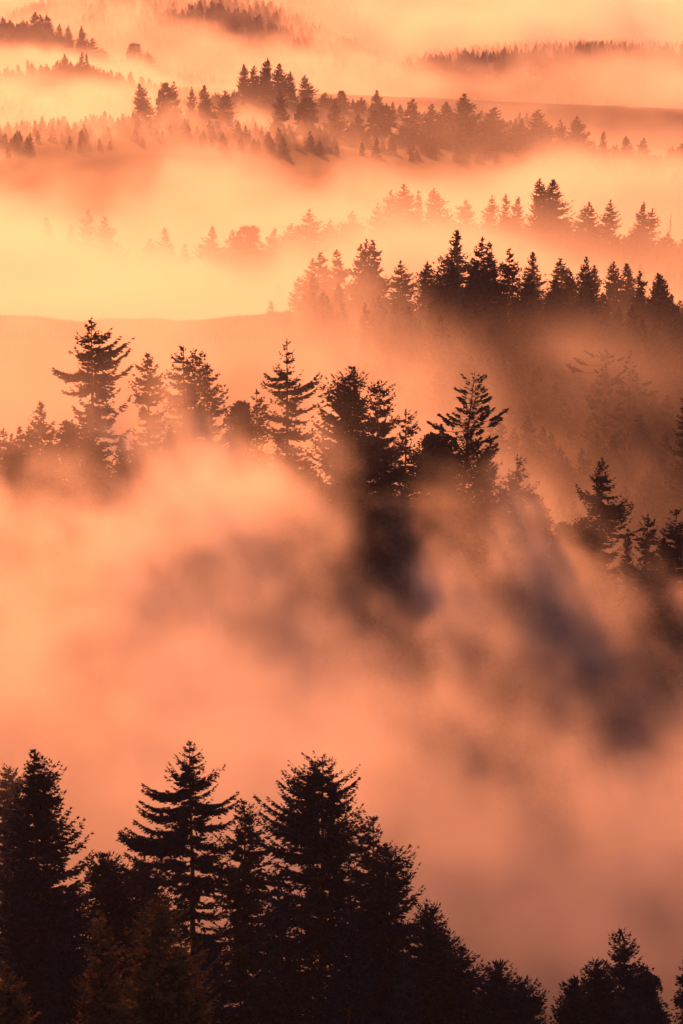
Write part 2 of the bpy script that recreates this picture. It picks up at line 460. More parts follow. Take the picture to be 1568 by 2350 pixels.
# name, px, py, distance, half width, label, style, k, options
FG = [
 ('conifer_tree', 74, 1722, 285, 0, 'black dense conifer with a narrow pointed top at the lower left edge', 'dense', .75,
   dict(prof_px=[(30, 16, 18), (70, 24, 50), (110, 36, 56), (170, 54, 72), (240, 74, 108), (320, 84, 138), (420, 95, 150), (650, 95, 150)], fill=1.5)),
 ('conifer_tree', 18, 1765, 300, 0, 'black blunt-topped conifer cut by the left edge, beside the narrow pointed one', 'dense', .75,
   dict(prof_px=[(10, 30, 12), (40, 40, 45), (120, 50, 60), (300, 60, 70), (650, 60, 80)], fill=1.4)),
 ('conifer_tree', 437, 1702, 280, 0, 'tall black layered conifer with a sharp spire and long branches reaching left', 'layered', .66,
   dict(prof_px=[(15, 10, 12), (45, 26, 30), (75, 48, 40), (110, 50, 66), (145, 46, 62), (190, 56, 62), (240, 66, 70), (300, 90, 90), (400, 130, 120), (600, 130, 150)],
        limbs=[(125, -104, .12), (128, -104, .06), (135, -96, .02), (240, -155, .06), (252, -160, .02), (180, -112, .06), (165, -112, .16), (178, -118, .05), (218, -125, .1), (230, -145, .02), (245, -158, .08), (262, -165, .06), (158, 104, .22), (168, 110, .12), (205, 100, .1), (250, 110, .0), (300, 120, -.05), (290, -150, .0), (330, -150, .0)], fill=.85)),
 ('conifer_tree', 560, 1840, 292, 0, 'short-topped black conifer behind the right branches of the tall spired one', 'open', .8,
   dict(prof_px=[(10, 12, 12), (40, 28, 32), (100, 50, 60), (200, 75, 75), (300, 90, 90), (520, 90, 90)], fill=1.9)),
 ('conifer_tree', 238, 1962, 290, 0, 'low bushy black conifer between the left edge trees and the tall spired one', 'dense', .85,
   dict(prof_px=[(8, 14, 14), (40, 30, 50), (90, 36, 80), (200, 60, 90), (400, 80, 100)], fill=1.6)),
 ('conifer_tree', 320, 1985, 296, 0, 'low rounded black conifer touching the left branches of the tall spired one', 'dense', .85,
   dict(prof_px=[(6, 30, 30), (40, 50, 60), (120, 70, 80), (400, 80, 90)], fill=1.6)),
 ('conifer_tree', 738, 1736, 275, 0, 'broad dark conifer with upswept branches, right neighbour of the tall spired one', 'dense', .7,
   dict(prof_px=[(12, 16, 16), (30, 52, 24), (60, 60, 66), (100, 95, 80), (135, 80, 70), (180, 130, 90), (260, 140, 100), (400, 150, 130), (620, 150, 140)],
        limbs=[(70, -55, .5), (82, -90, .35), (100, -100, .35), (150, -120, .3), (165, -150, .34), (180, -140, .3), (95, 80, .45), (125, 72, .3)], fill=.85)),
 ('conifer_tree', 855, 1878, 283, 0, 'dark conifer with a one-sided top and see-through branches, right of the broad one', 'open', .8,
   dict(prof_px=[(8, 14, 12), (35, 50, 14), (70, 60, 30), (130, 70, 60), (250, 80, 80), (450, 100, 90)], limbs=[(50, -60, .3), (75, -75, .2)], fill=1.6)),
 ('conifer_tree', 885, 1945, 277, 0, 'black ragged conifer halfway down the sloping dark edge of the near slope', 'dense', .8,
   dict(prof_px=[(8, 18, 18), (35, 36, 48), (75, 50, 62), (130, 60, 76), (200, 90, 100), (420, 100, 110)], fill=1.25)),
 ('conifer_tree', 990, 2085, 272, 0, 'black conifer with a bent-over tip low on the right of the sloping dark edge', 'dense', .8,
   dict(prof_px=[(6, 24, 18), (22, 44, 24), (50, 60, 34), (90, 76, 30), (150, 90, 60), (300, 100, 90)], fill=1.4)),
 ('conifer_tree', 1064, 2175, 270, 0, 'small black spired conifer low on the right end of the near slope', 'dense', .75,
   dict(prof_px=[(12, 8, 10), (40, 22, 28), (80, 50, 50), (200, 80, 80)], fill=1.4)),
 ('conifer_tree', 1020, 2150, 276, 0, 'small black blunt conifer between the bent-tipped one and the small spired one', 'dense', .8,
   dict(prof_px=[(6, 22, 20), (30, 40, 34), (100, 70, 60), (240, 90, 80)], fill=1.4)),
 ('conifer_tree', 1138, 2212, 262, 0, 'black conifer with a clumped crown, right of the small spired one', 'dense', .75, dict(fill=2.6, prof_px=[(8, 18, 18), (30, 30, 36), (70, 46, 40), (140, 60, 60)])),
 ('conifer_tree', 1192, 2262, 258, 0, 'low black conifer reaching right over the gap at the bottom edge', 'dense', .75, dict(fill=3, prof_px=[(6, 22, 20), (25, 34, 40), (60, 50, 56), (120, 60, 60)], limbs=[(46, 60, .5), (52, 66, .4), (60, 62, .3), (70, 60, .2), (36, 52, .4)])),
 ('conifer_tree', 1065, 2262, 262, 80, 'low black conifer below the small spired one', 'dense', .8, dict(fill=1.4)),
 ('conifer_tree', 640, 2010, 268, 120, 'dark bulky conifer filling the slope below the two tallest near conifers', 'dense', 1.15, dict(fill=1.2)),
 ('conifer_tree', 800, 2060, 262, 130, 'dark bulky conifer low on the slope below the broad upswept one', 'dense', 1.15, dict(fill=1.2)),
 ('conifer_tree', 930, 2190, 258, 110, 'dark low conifer below the ragged one on the sloping dark edge', 'dense', 1.15, dict(fill=1.2)),
 ('conifer_tree', 480, 2150, 262, 100, 'dark low conifer below the tall spired one', 'dense', 1.15, dict(fill=1.2)),
 ('conifer_tree', 160, 2110, 270, 110, 'dark low conifer behind the brown conifers at the lower left', 'dense', 1.15, dict(fill=1.2)),
 ('conifer_tree', 1430, 2134, 268, 0, 'black conifer with a pointed top alone at the lower right', 'dense', .75,
   dict(prof_px=[(12, 8, 10), (40, 26, 26), (80, 34, 48), (110, 40, 52), (150, 60, 55), (260, 90, 80)], fill=1.2)),
 ('conifer_tree', 1372, 2212, 264, 0, 'black blunt conifer just left of the pointed lower right one', 'dense', .75, dict(fill=2.4, prof_px=[(8, 16, 18), (40, 34, 40), (120, 60, 60)])),
 ('conifer_tree', 1316, 2250, 262, 0, 'small black conifer at the left end of the lower right group', 'dense', .75,
   dict(prof_px=[(8, 16, 16), (40, 32, 36), (120, 44, 66)], fill=2.6)),
 ('oak_tree', 1512, 2212, 262, 52, 'black flat-topped oak beside the pointed lower right conifer', 'broad', .8, {}),
 ('oak_tree', 1568, 2205, 264, 40, 'black oak cut by the right edge at the bottom', 'broad', .8, {}),
 ('oak_tree', 1440, 2290, 258, 90, 'black bushy oak below the pointed lower right conifer', 'broad', .8, {}),
]
for n_, px, py, Y, hw, lb, st, k, op in FG:
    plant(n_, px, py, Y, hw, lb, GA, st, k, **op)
BR = [
 (232, 2092, 214, 62, 'young conifer with sunlight painted in brown, the narrower of the two at the bottom left', dict()),
 (362, 2058, 208, 108, 'young conifer with sunlight painted in brown, the widest at the bottom left', dict()),
 (14, 2222, 210, 78, 'brown young conifer cut by the bottom left corner', dict()),
 (448, 2250, 203, 60, 'small brown young conifer at the bottom edge right of the widest brown one', dict()),
]
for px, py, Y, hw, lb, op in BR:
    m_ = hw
    plant('young_conifer', px, py, Y, hw, lb, 'brown young conifers at the bottom left', 'dense', .62, mat=M_SUN_BROWN,
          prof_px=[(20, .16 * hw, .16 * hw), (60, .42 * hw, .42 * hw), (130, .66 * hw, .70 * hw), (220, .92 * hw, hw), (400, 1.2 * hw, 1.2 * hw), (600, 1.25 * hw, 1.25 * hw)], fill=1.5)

GC = 'dark conifers rising out of fog across the middle'
MID = [
 ('conifer_tree', 45, 982, 512, 34, 'pale fogged small conifer, first from the left in the middle row', 'layered', 1.5, {}),
 ('conifer_tree', 0, 1010, 520, 22, 'pale fogged conifer tip at the left edge in the middle row', 'layered', 1.5, {}),
 ('conifer_tree', 93, 925, 500, 0, 'pointed brown-orange conifer just left of the largest middle-row conifer', 'dense', 1.4,
   dict(prof_px=[(15, 5, 6), (50, 30, 22), (90, 26, 50), (150, 34, 60), (300, 60, 60)])),
 ('oak_tree', 152, 965, 503, 26, 'small see-through tree squeezed between two left middle-row conifers', 'broad', 1.4, {}),
 ('conifer_tree', 207, 730, 496, 0, 'largest conifer of the middle row, on the left, with a long branch to the left', 'layered', 1.3,
   dict(prof_px=[(20, 10, 10), (50, 34, 40), (75, 30, 62), (105, 40, 76), (140, 40, 84), (180, 45, 80), (230, 52, 66), (300, 55, 60), (400, 60, 70)],
        limbs=[(122, -84, .06), (130, -82, -.02), (72, 62, .4), (105, 80, .3), (135, 84, .25), (160, -62, -.1)], fill=1.3)),
 ('conifer_tree', 337, 812, 500, 0, 'small layered conifer with level branches, right of the largest left one', 'layered', 1.35,
   dict(prof_px=[(15, 9, 9), (45, 22, 26), (65, 30, 34), (90, 38, 38), (150, 42, 50), (300, 60, 60)], fill=1.1)),
 ('conifer_tree', 420, 797, 500, 0, 'left one of two conifers standing close together left of centre', 'dense', 1.35,
   dict(prof_px=[(12, 12, 10), (40, 30, 22), (70, 44, 26), (130, 46, 30), (300, 60, 50)])),
 ('conifer_tree', 447, 804, 508, 0, 'right one of two conifers standing close together left of centre', 'dense', 1.4,
   dict(prof_px=[(10, 12, 14), (50, 20, 26), (100, 24, 30), (300, 40, 50)])),
 ('conifer_tree', 474, 834, 497, 0, 'slim conifer with a slanting right side, right of the close pair', 'dense', 1.35,
   dict(prof_px=[(15, 6, 8), (50, 14, 34), (90, 22, 46), (150, 26, 46), (300, 50, 60)])),
 ('oak_tree', 548, 920, 502, 34, 'low ragged tree left of the slender see-through conifer', 'broad', 1.4, {}),
 ('conifer_tree', 588, 893, 506, 0, 'low orange-brown pointed tree just left of the slender see-through conifer', 'open', 1.4,
   dict(prof_px=[(10, 6, 6), (40, 24, 26), (90, 40, 30), (250, 60, 50)], fill=1.3)),
 ('conifer_tree', 659, 778, 494, 0, 'slender dark see-through conifer with a straight trunk at left centre', 'open', 1.15,
   dict(prof_px=[(15, 9, 9), (45, 26, 26), (80, 48, 34), (105, 50, 36), (130, 40, 52), (180, 44, 60), (250, 50, 70), (330, 60, 70)],
        limbs=[(118, 68, .5), (122, 72, .42), (135, 66, .36), (88, -48, .1), (105, -50, .12), (160, 60, .1)], fill=1.25)),
 ('conifer_tree', 806, 844, 492, 0, 'broad dark conifer, bulkiest of the middle row, at the centre', 'dense', 1.2,
   dict(prof_px=[(10, 14, 12), (40, 34, 40), (75, 72, 44), (100, 74, 40), (150, 80, 60), (220, 84, 70), (360, 90, 80)], fill=1.6)),
 ('conifer_tree', 868, 876, 496, 0, 'dark irregular conifer touching the right of the bulkiest centre one', 'dense', 1.2,
   dict(prof_px=[(8, 14, 14), (35, 22, 36), (60, 30, 40), (110, 40, 40), (200, 60, 60), (340, 70, 70)], fill=1.3)),
 ('conifer_tree', 932, 940, 490, 0, 'short dark tree with an open crown, between the centre conifers and the ragged pine', 'open', 1.15,
   dict(prof_px=[(8, 16, 14), (30, 30, 22), (60, 20, 26), (110, 44, 40), (240, 60, 60)], fill=1.5)),
 ('oak_tree', 985, 985, 493, 48, 'low rounded dark tree just left of the ragged pine', 'broad', 1.2, {}),
 ('pine_tree', 1090, 856, 486, 0, 'ragged dark pine with long bare branches to the right and a crooked top', 'pine', 1.0,
   dict(prof_px=[(10, 14, 12), (50, 24, 30), (75, 20, 40), (100, 30, 40), (125, 66, 40), (160, 66, 60), (200, 50, 66), (280, 60, 70)], lean_px=34,
        limbs=[(12, 22, .3), (16, -26, .3), (22, 26, .5), (45, -36, .2), (52, 32, .1), (58, -30, .0), (82, 36, .1), (104, 38, .1), (112, 78, .28), (120, 70, .1), (118, -62, .3), (130, -84, .15), (142, -58, .1), (150, 62, .0), (172, 66, -.1), (180, 60, -.05)], fill=4.2)),
 ('conifer_tree', 1040, 1010, 489, 0, 'dark low conifer at the foot of the ragged pine', 'dense', 1.2,
   dict(prof_px=[(8, 18, 18), (50, 40, 40), (150, 60, 60), (280, 60, 70)])),
 ('conifer_tree', 1118, 1030, 487, 0, 'dark low conifer right of the foot of the ragged pine', 'dense', 1.2,
   dict(prof_px=[(8, 12, 12), (50, 34, 30), (150, 60, 50), (280, 60, 70)])),
 ('conifer_tree', 1187, 1042, 484, 0, 'small dark conifer with drooping right branches, right of the ragged pine', 'open', 1.15,
   dict(prof_px=[(10, 10, 9), (35, 20, 22), (60, 34, 36), (90, 40, 40), (140, 44, 50), (260, 60, 60)], fill=1.5)),
 ('oak_tree', 1240, 1130, 482, 34, 'low clumped tree right of the small drooping conifer', 'broad', 1.2, {}),
 ('conifer_tree', 1160, 1110, 480, 0, 'dim low conifer half sunk in fog below the small drooping conifer', 'dense', 1.25,
   dict(prof_px=[(8, 14, 14), (60, 44, 44), (200, 60, 60)])),
 ('oak_tree', 1330, 1182, 484, 38, 'low fogged tree at the left foot of the lone right-hand conifer', 'broad', 1.25, {}),
 ('conifer_tree', 1382, 1052, 482, 0, 'lone pointed conifer standing clear in the right half', 'layered', 1.1,
   dict(prof_px=[(15, 8, 8), (45, 20, 22), (75, 24, 34), (100, 46, 44), (120, 30, 56), (160, 46, 66), (260, 60, 60)],
        limbs=[(92, -44, .3), (98, -50, .25), (130, 66, .0)], fill=1.7)),
 ('conifer_tree', 1486, 1182, 484, 0, 'small faded conifer between the lone one and the right edge', 'layered', 1.2,
   dict(prof_px=[(10, 8, 8), (35, 22, 26), (70, 34, 36), (150, 50, 50)], fill=1.2)),
 ('conifer_tree', 1552, 1170, 478, 0, 'dark conifer cut by the right edge in the middle row', 'dense', 1.15,
   dict(prof_px=[(10, 10, 10), (40, 20, 24), (80, 40, 40), (200, 60, 60)], fill=1.3)),
 ('conifer_tree', 1525, 1215, 481, 20, 'small dark conifer tip beside the one cut by the right edge', 'dense', 1.2, {}),
 ('conifer_tree', 1440, 1215, 486, 34, 'low faded conifer right behind the lone right-hand one', 'dense', 1.2, {}),
 ('oak_tree', 1285, 1195, 484, 30, 'very faint low tree in fog left of the lone right-hand conifer', 'broad', 1.3, {}),
]
for n_, px, py, Y, hw, lb, st, k, op in MID:
    plant(n_, px, py, Y, hw, lb, GC, st, k, **op)
plant('pine_tree', 1392, 805, 650, 62, 'ghostly ragged pine in mauve fog on the right slope', 'dim trees in the shaded fog on the right', 'pine', 1.5,
      prof_px=[(6, 16, 12), (25, 30, 20), (60, 36, 30), (150, 40, 40)], limbs=[(14, -44, .2), (30, -66, .1), (42, -84, .05), (22, 36, .1)], fill=2.0)
plant('pine_tree', 1447, 806, 655, 46, 'ghostly slim pine with drooping right branches in mauve fog on the right slope', 'dim trees in the shaded fog on the right', 'pine', 1.5,
      prof_px=[(6, 8, 8), (40, 16, 22), (70, 20, 36), (180, 40, 40)], limbs=[(68, 44, -.1), (90, 58, -.1)], fill=1.6)
plant('conifer_tree', 1578, 880, 610, 60, 'dark shaded conifer cut by the right edge above the middle row', 'dim trees in the shaded fog on the right', 'dense', 1.5)

# ridge rows further off: prototypes copied, each tree an individual
def proto(style, seed, k, fill=1.0, lop=0.0):
    H = 30.0
    if style == 'broad':
        w, l = broad(H, round_prof(9, H), seed, k)
        mt = M_LEAF
    elif style == 'snag':
        w, l, mt = snag(H, seed), None, None
    else:
        r = np.random.default_rng(seed)
        pf = [(t, max(.1, v * 7.5 * r.uniform(.8, 1.25)), max(.1, v * 7.5 * r.uniform(.8, 1.25))) for t, v in
              ((0, .01), (.08, .13), (.2, .32), (.35, .55), (.55, .80), (.8, 1), (1, .95))]
        w, l = conifer(H, pf, seed, k, style, lop, fill=fill)
        mt = M_NEEDLE
    return (w.mesh('trunk', M_BARK, True), l.mesh('crown', mt) if l else None)
PROTO = {2: {}, 4: {}}
for lod, k in ((2, 1.45), (4, 2.5)):
    PROTO[lod] = {
        'd': [proto('dense', 501 + i, k, 1.5, lop=(-1.2, 0, .8, 0, 1.5)[i]) for i in range(5)],
        'l': [proto('layered', 521 + i, k, 1.7, lop=(i - 1) * .8) for i in range(4)],
        'o': [proto('open', 541 + i, k, 2.2, lop=(i - 1)) for i in range(4)],
        'b': [proto('broad', 561 + i, k) for i in range(3)],
        's': [proto('snag', 581, k)]}
KIND = {'d': ('conifer_tree', 'dense conifer'), 'l': ('conifer_tree', 'layered conifer'), 'o': ('conifer_tree', 'thin-branched conifer'), 'b': ('broadleaf_tree', 'rounded tree'), 's': ('dead_tree', 'bare dead conifer')}
_cnt = [0]
def far_tree(px, py, Y, hw, code, label, group, lod, Hmin=16):
    _cnt[0] += 1
    i = _cnt[0]
    top = at(px, py, Y)
    H = max(top.z - ground1(top.x, Y) + .6, Hmin)
    tm, cm = PROTO[lod][code][i % len(PROTO[lod][code])]
    e = bpy.data.objects.new(KIND[code][0], None); C.collection.objects.link(e)
    e.location = (top.x, Y, top.z - H)
    sx = hw * Y / FPX / (6.0 if code != 'b' else 10)
    vr = np.random.default_rng(i)
    e.scale = (sx * vr.uniform(.82, 1.2), sx, H / 30.0)
    e.rotation_euler = (vr.normal(0, .03), vr.normal(0, .035), 2.4 * i * (vr.random() < .5))
    set_props(e, label, 'tree', group)
    link('trunk', tm, e)
    if cm: link('crown', cm, e)
    return e
ORD = 'first second third fourth fifth sixth seventh eighth ninth tenth eleventh twelfth thirteenth fourteenth fifteenth sixteenth seventeenth eighteenth nineteenth twentieth'.split()
def ordinal(i, n):
    """position words counted from the nearer end of the row"""
    if i < n - i - 1 or i == 0:
        return ORD[i] + ' from the left'
    return ORD[n - 1 - i] + ' from the right' if n - 1 - i < 20 else ORD[i] + ' from the left'
def row(name, spec, Y, lod, group, where):
    wide = {'D': 1.22, 'E': 1.15}.get(name, 1.0)
    spec = sorted(spec)
    for i, (px, py, hw, code, dY) in enumerate(spec):
        far_tree(px, py, Y + dY, hw * wide * (1.2 if name == 'E' and px < 860 else 1), code, '%s, %s %s' % (KIND[code][1], ordinal(i, len(spec)), where), group, lod)
row('D', [(622, 690, 18, 'l', -30), (682, 640, 26, 'o', 0), (706, 595, 34, 'l', 0), (740, 580, 36, 'l', 5), (772, 575, 34, 'l', 8), (814, 560, 34, 'o', 10), (845, 550, 30, 'd', 4), (873, 552, 42, 'l', 0),
          (930, 597, 34, 'o', 12), (985, 602, 36, 'd', 6), (1036, 530, 46, 'd', 40), (1049, 592, 22, 'd', -25), (1096, 545, 38, 'o', 5), (1131, 558, 34, 'o', 20), (1175, 572, 38, 'o', 8), (1216, 580, 36, 'd', 30),
          (1290, 595, 40, 'd', 25), (1337, 590, 28, 'd', 12), (1361, 612, 30, 'd', 0), (1405, 598, 38, 'd', 8), (1452, 604, 38, 'd', 12), (1520, 632, 34, 'd', 0), (1562, 690, 30, 'd', -8)],
    805, 2, 'conifers on the ridge behind the grassy hill', 'on the dark ridge behind the grassy hill')
row('E', [(118, 497, 26, 'o', 0), (157, 512, 14, 'd', 0), (188, 482, 28, 'l', 0), (242, 500, 32, 'o', 10), (345, 548, 28, 'd', 6), (380, 524, 32, 'l', 0), (425, 560, 26, 'o', 6), (480, 518, 30, 'l', 0), (530, 528, 26, 'd', 6), (577, 517, 32, 'b', 10), (612, 524, 28, 'd', 14),
          (650, 512, 36, 'o', 10), (684, 518, 26, 'd', 12), (760, 505, 24, 'd', 14), (718, 480, 34, 'o', 0), (797, 484, 36, 'o', 8), (822, 515, 28, 'b', 12), (868, 465, 28, 'o', 0), (888, 437, 28, 'l', 0), (930, 423, 36, 'd', 5), (963, 436, 26, 'o', 0), (1003, 432, 36, 'd', 20),
          (1064, 460, 34, 'l', 20), (1130, 449, 24, 'o', 18), (1163, 445, 24, 'l', 8), (1183, 452, 24, 'd', 12), (1242, 409, 30, 'd', 0), (1268, 413, 38, 'd', 12), (1350, 464, 36, 'd', 20),
          (1398, 458, 34, 'o', 20), (1465, 465, 26, 'd', 0), (1488, 480, 34, 'o', 6), (1532, 532, 32, 'd', -10), (1531, 490, 12, 's', -12), (1570, 548, 26, 'd', -14)],
    1150, 2, 'fog-washed conifers on the second ridge', 'on the fog-washed ridge above the dark one')
row('F', [(333, 192, 22, 'l', 0), (372, 190, 22, 'b', 10), (402, 188, 20, 'l', 10), (437, 200, 14, 'l', 20), (470, 195, 20, 'l', 0), (508, 208, 26, 'o', -10), (640, 210, 26, 'o', -20), (700, 226, 26, 'b', -20), (770, 232, 22, 'd', 0),
          (822, 262, 18, 'd', 0), (868, 242, 36, 'b', 10), (940, 228, 32, 'o', 5), (993, 240, 26, 'd', 0), (1023, 235, 24, 'l', 4), (1068, 216, 34, 'd', -8), (1125, 247, 30, 'd', 0), (1190, 274, 24, 'o', 12),
          (1238, 252, 32, 'o', 0), (1292, 276, 16, 'l', 0), (1326, 268, 28, 'd', 0), (1386, 303, 12, 'd', -10), (1441, 314, 18, 'l', 20), (1480, 318, 22, 'l', 20), (1560, 330, 22, 'l', 30)],
    1900, 4, 'trees on the third ridge near the top', 'on the third ridge up')
row('F2', [(560, 148, 16, 'l', 0), (585, 152, 16, 'd', 0), (609, 134, 20, 'd', 0), (640, 147, 20, 'd', 10), (666, 165, 14, 'l', 0), (706, 172, 24, 'o', 0), (742, 212, 16, 'd', 0), (786, 208, 14, 'b', 0), (866, 207, 14, 'd', 0)],
    2300, 4, 'trees on the knoll above the third ridge', 'on the reddish knoll above the third ridge')
row('G', [(45, 148, 10, 'l', 0), (65, 138, 9, 'l', 0), (74, 142, 9, 'l', 0), (94, 148, 12, 'd', 0), (108, 152, 10, 'd', 0), (132, 138, 12, 'd', 0), (150, 124, 12, 'd', 0), (186, 121, 11, 'd', 0), (198, 123, 8, 'l', 0),
          (250, 176, 12, 'd', 0), (275, 170, 14, 'o', 0), (296, 165, 12, 'l', 0), (326, 176, 14, 'd', 0)],
    2620, 4, 'small conifers in bright fog at the upper left', 'in the small bright-fogged line at the upper left')
row('H', [(6, 38, 10, 'd', 0), (22, 46, 12, 'd', 0), (48, 50, 10, 'd', 0), (80, 28, 14, 'd', 0), (96, 34, 14, 'd', 0), (108, 34, 12, 'd', 0), (134, 54, 11, 'l', 0), (158, 60, 12, 'd', 0), (188, 60, 16, 'd', 0), (210, 88, 18, 'd', 0),
          (240, 112, 16, 'd', 0), (306, 98, 26, 'b', 0), (340, 120, 22, 'd', 0)],
    3600, 4, 'hazy conifers along the spur in the top left corner', 'on the hazy spur in the top left corner')
row('J', [(690, -6, 14, 'd', 0), (722, -8, 14, 'd', 0), (742, 2, 16, 'd', 0), (768, 8, 14, 'd', 0), (796, 10, 13, 'd', 0), (812, 20, 11, 'd', 0), (655, 5, 14, 'd', 0), (632, 12, 14, 'd', 0)],
    4600, 4, 'hazy trees in the dark patch at the top', 'in the dark hazy patch at the top edge')

# ------------------------------------------------------------------ the woods that cover the slopes (one mass)
def woods(name, pts, rng, lod, hs):
    n = len(pts)
    me = bpy.data.meshes.new(name)
    me.vertices.add(n); me.vertices.foreach_set('co', np.asarray(pts, np.float32).ravel())
    a = me.attributes.new('h', 'FLOAT', 'POINT'); a.data.foreach_set('value', (rng.uniform(*hs, n) / 30).astype(np.float32))
    a = me.attributes.new('pick', 'INT', 'POINT'); a.data.foreach_set('value', rng.integers(0, 6, n).astype(np.int32))
    a = me.attributes.new('turn', 'FLOAT', 'POINT'); a.data.foreach_set('value', rng.uniform(0, 6.28, n).astype(np.float32))
    o = link(name, me); o['kind'] = 'stuff'
    gt = bpy.data.node_groups.new(name, 'GeometryNodeTree')
    gt.interface.new_socket('Geometry', in_out='INPUT', socket_type='NodeSocketGeometry')
    gt.interface.new_socket('Geometry', in_out='OUTPUT', socket_type='NodeSocketGeometry')
    N, L = gt.nodes.new, gt.links.new
    gi = N('NodeGroupInput'); go = N('NodeGroupOutput')
    g2i = N('GeometryNodeGeometryToInstance')
    for tm, cm in (PROTO[lod]['d'][:4] + PROTO[lod]['l'][:2])[::-1]:
        pm = N('GeometryNodeJoinGeometry')
        for q in (tm, cm):
            po = bpy.data.objects.new('wood_tree_source', q)
            oi = N('GeometryNodeObjectInfo'); oi.inputs[0].default_value = po
            L(oi.outputs['Geometry'], pm.inputs[0])
        g1 = N('GeometryNodeGeometryToInstance'); L(pm.outputs[0], g1.inputs[0])
        L(g1.outputs[0], g2i.inputs[0])
    jn = N('GeometryNodeJoinGeometry')
    for l_ in list(gt.links):
        if l_.to_node == g2i:
            L(l_.from_socket, jn.inputs[0])
    gt.nodes.remove(g2i)
    ip = N('GeometryNodeInstanceOnPoints'); L(gi.outputs[0], ip.inputs['Points']); L(jn.outputs[0], ip.inputs['Instance'])
    ip.inputs['Pick Instance'].default_value = True
    def attr(nm, t):
        x = N('GeometryNodeInputNamedAttribute'); x.data_type = t; x.inputs[0].default_value = nm; return x.outputs[0]
    L(attr('pick', 'INT'), ip.inputs['Instance Index'])
    cx = N('ShaderNodeCombineXYZ'); L(attr('turn', 'FLOAT'), cx.inputs[2]); L(cx.outputs[0], ip.inputs['Rotation'])
    L(attr('h', 'FLOAT'), ip.inputs['Scale'])
    L(ip.outputs[0], go.inputs[0])
    md = o.modifiers.new('woods', 'NODES'); md.node_group = gt
    return o
def scatter(rng, n, Y0, Y1, px0, px1, sink=0.0, keep=None):
    """Random ground points over a stretch of land seen between two bearings."""
    Y = np.sqrt(rng.uniform(Y0 ** 2, Y1 ** 2, n)); px = rng.uniform(px0, px1, n)
    X = (px - 784) / (FPX * math.cos(PITCH)) * Y
    if keep is not None:
        m = keep(px, Y); X, Y = X[m], Y[m]
    return np.stack([X, Y, ground(X, Y) - sink], 1)
rg = np.random.default_rng(5)
near_pts = np.concatenate([
    scatter(rg, 90, 215, 262, -300, 1150, 6),
    scatter(rg, 60, 290, 330, -300, 1900, 14),
    scatter(rg, 190, 438, 475, 700, 1950, 9),
    scatter(rg, 300, 475, 560, -350, 1950, 10),
    scatter(rg, 150, 494, 522, -350, 1950, 0),
    scatter(rg, 620, 570, 740, 780, 1950, 3),
])
woods('slope_woods', scatter(rg, 420, 585, 770, 1000, 1950, 0), rg, 2, (18, 30))['label'] = 'shaded woods on the slope at the right'
woods('near_woods', near_pts, rg, 2, (13, 21))['label'] = 'dark wooded slopes under the fog'
mid_pts = np.concatenate([
    scatter(rg, 260, 740, 830, 700, 1950, 6),
    scatter(rg, 700, 1080, 1260, -350, 1950, 6),
    scatter(rg, 900, 1780, 2050, -350, 1950, 6),
    scatter(rg, 600, 2220, 2480, -350, 1300, 6),
])
woods('ridge_woods', mid_pts, rg, 4, (12, 20))['label'] = 'woods covering the fogged ridges'
far_pts = np.concatenate([
    scatter(rg, 700, 2560, 2750, -350, 1200, 6),
    scatter(rg, 5000, 3450, 4400, -350, 1950, 3),
    scatter(rg, 9000, 4400, 7000, -350, 1950, 3),
])
woods('far_woods', far_pts, rg, 4, (15, 27))['label'] = 'hazy woods on the farthest hillsides'

# grass along the crest of the bare hill
rg = np.random.default_rng(9)
n = 26000
Yg = rg.uniform(735, 775, n); pg = rg.uniform(-250, 670, n)
Xg = (pg - 784) / (FPX * math.cos(PITCH)) * Yg
Zg = ground(Xg, Yg)
hh = rg.uniform(.3, 1.0, n) * (.6 + 1.5 * fbm(Xg, Yg, Xg * 0, 9, 88, 2)); an = rg.uniform(0, 3.14, n)
dx, dy = np.cos(an) * .09, np.sin(an) * .09
Vg = np.stack([np.stack([Xg - dx, Yg - dy, Zg - .1], 1), np.stack([Xg + dx, Yg + dy, Zg - .1], 1),
               np.stack([Xg + rg.normal(0, .15, n), Yg, Zg + hh], 1)], 1).reshape(-1, 3)
M_GRASS, _nt, _b = new_mat('dry_grass'); _b.inputs['Base Color'].default_value = (.17, .12, .05, 1); _b.inputs['Roughness'].default_value = .8
gr = link('dry_grass', make_mesh('dry_grass', Vg, np.arange(3 * n).reshape(n, 3), M_GRASS)); gr['kind'] = 'stuff'; gr['label'] = 'dry grass along the smooth bare hill crest'

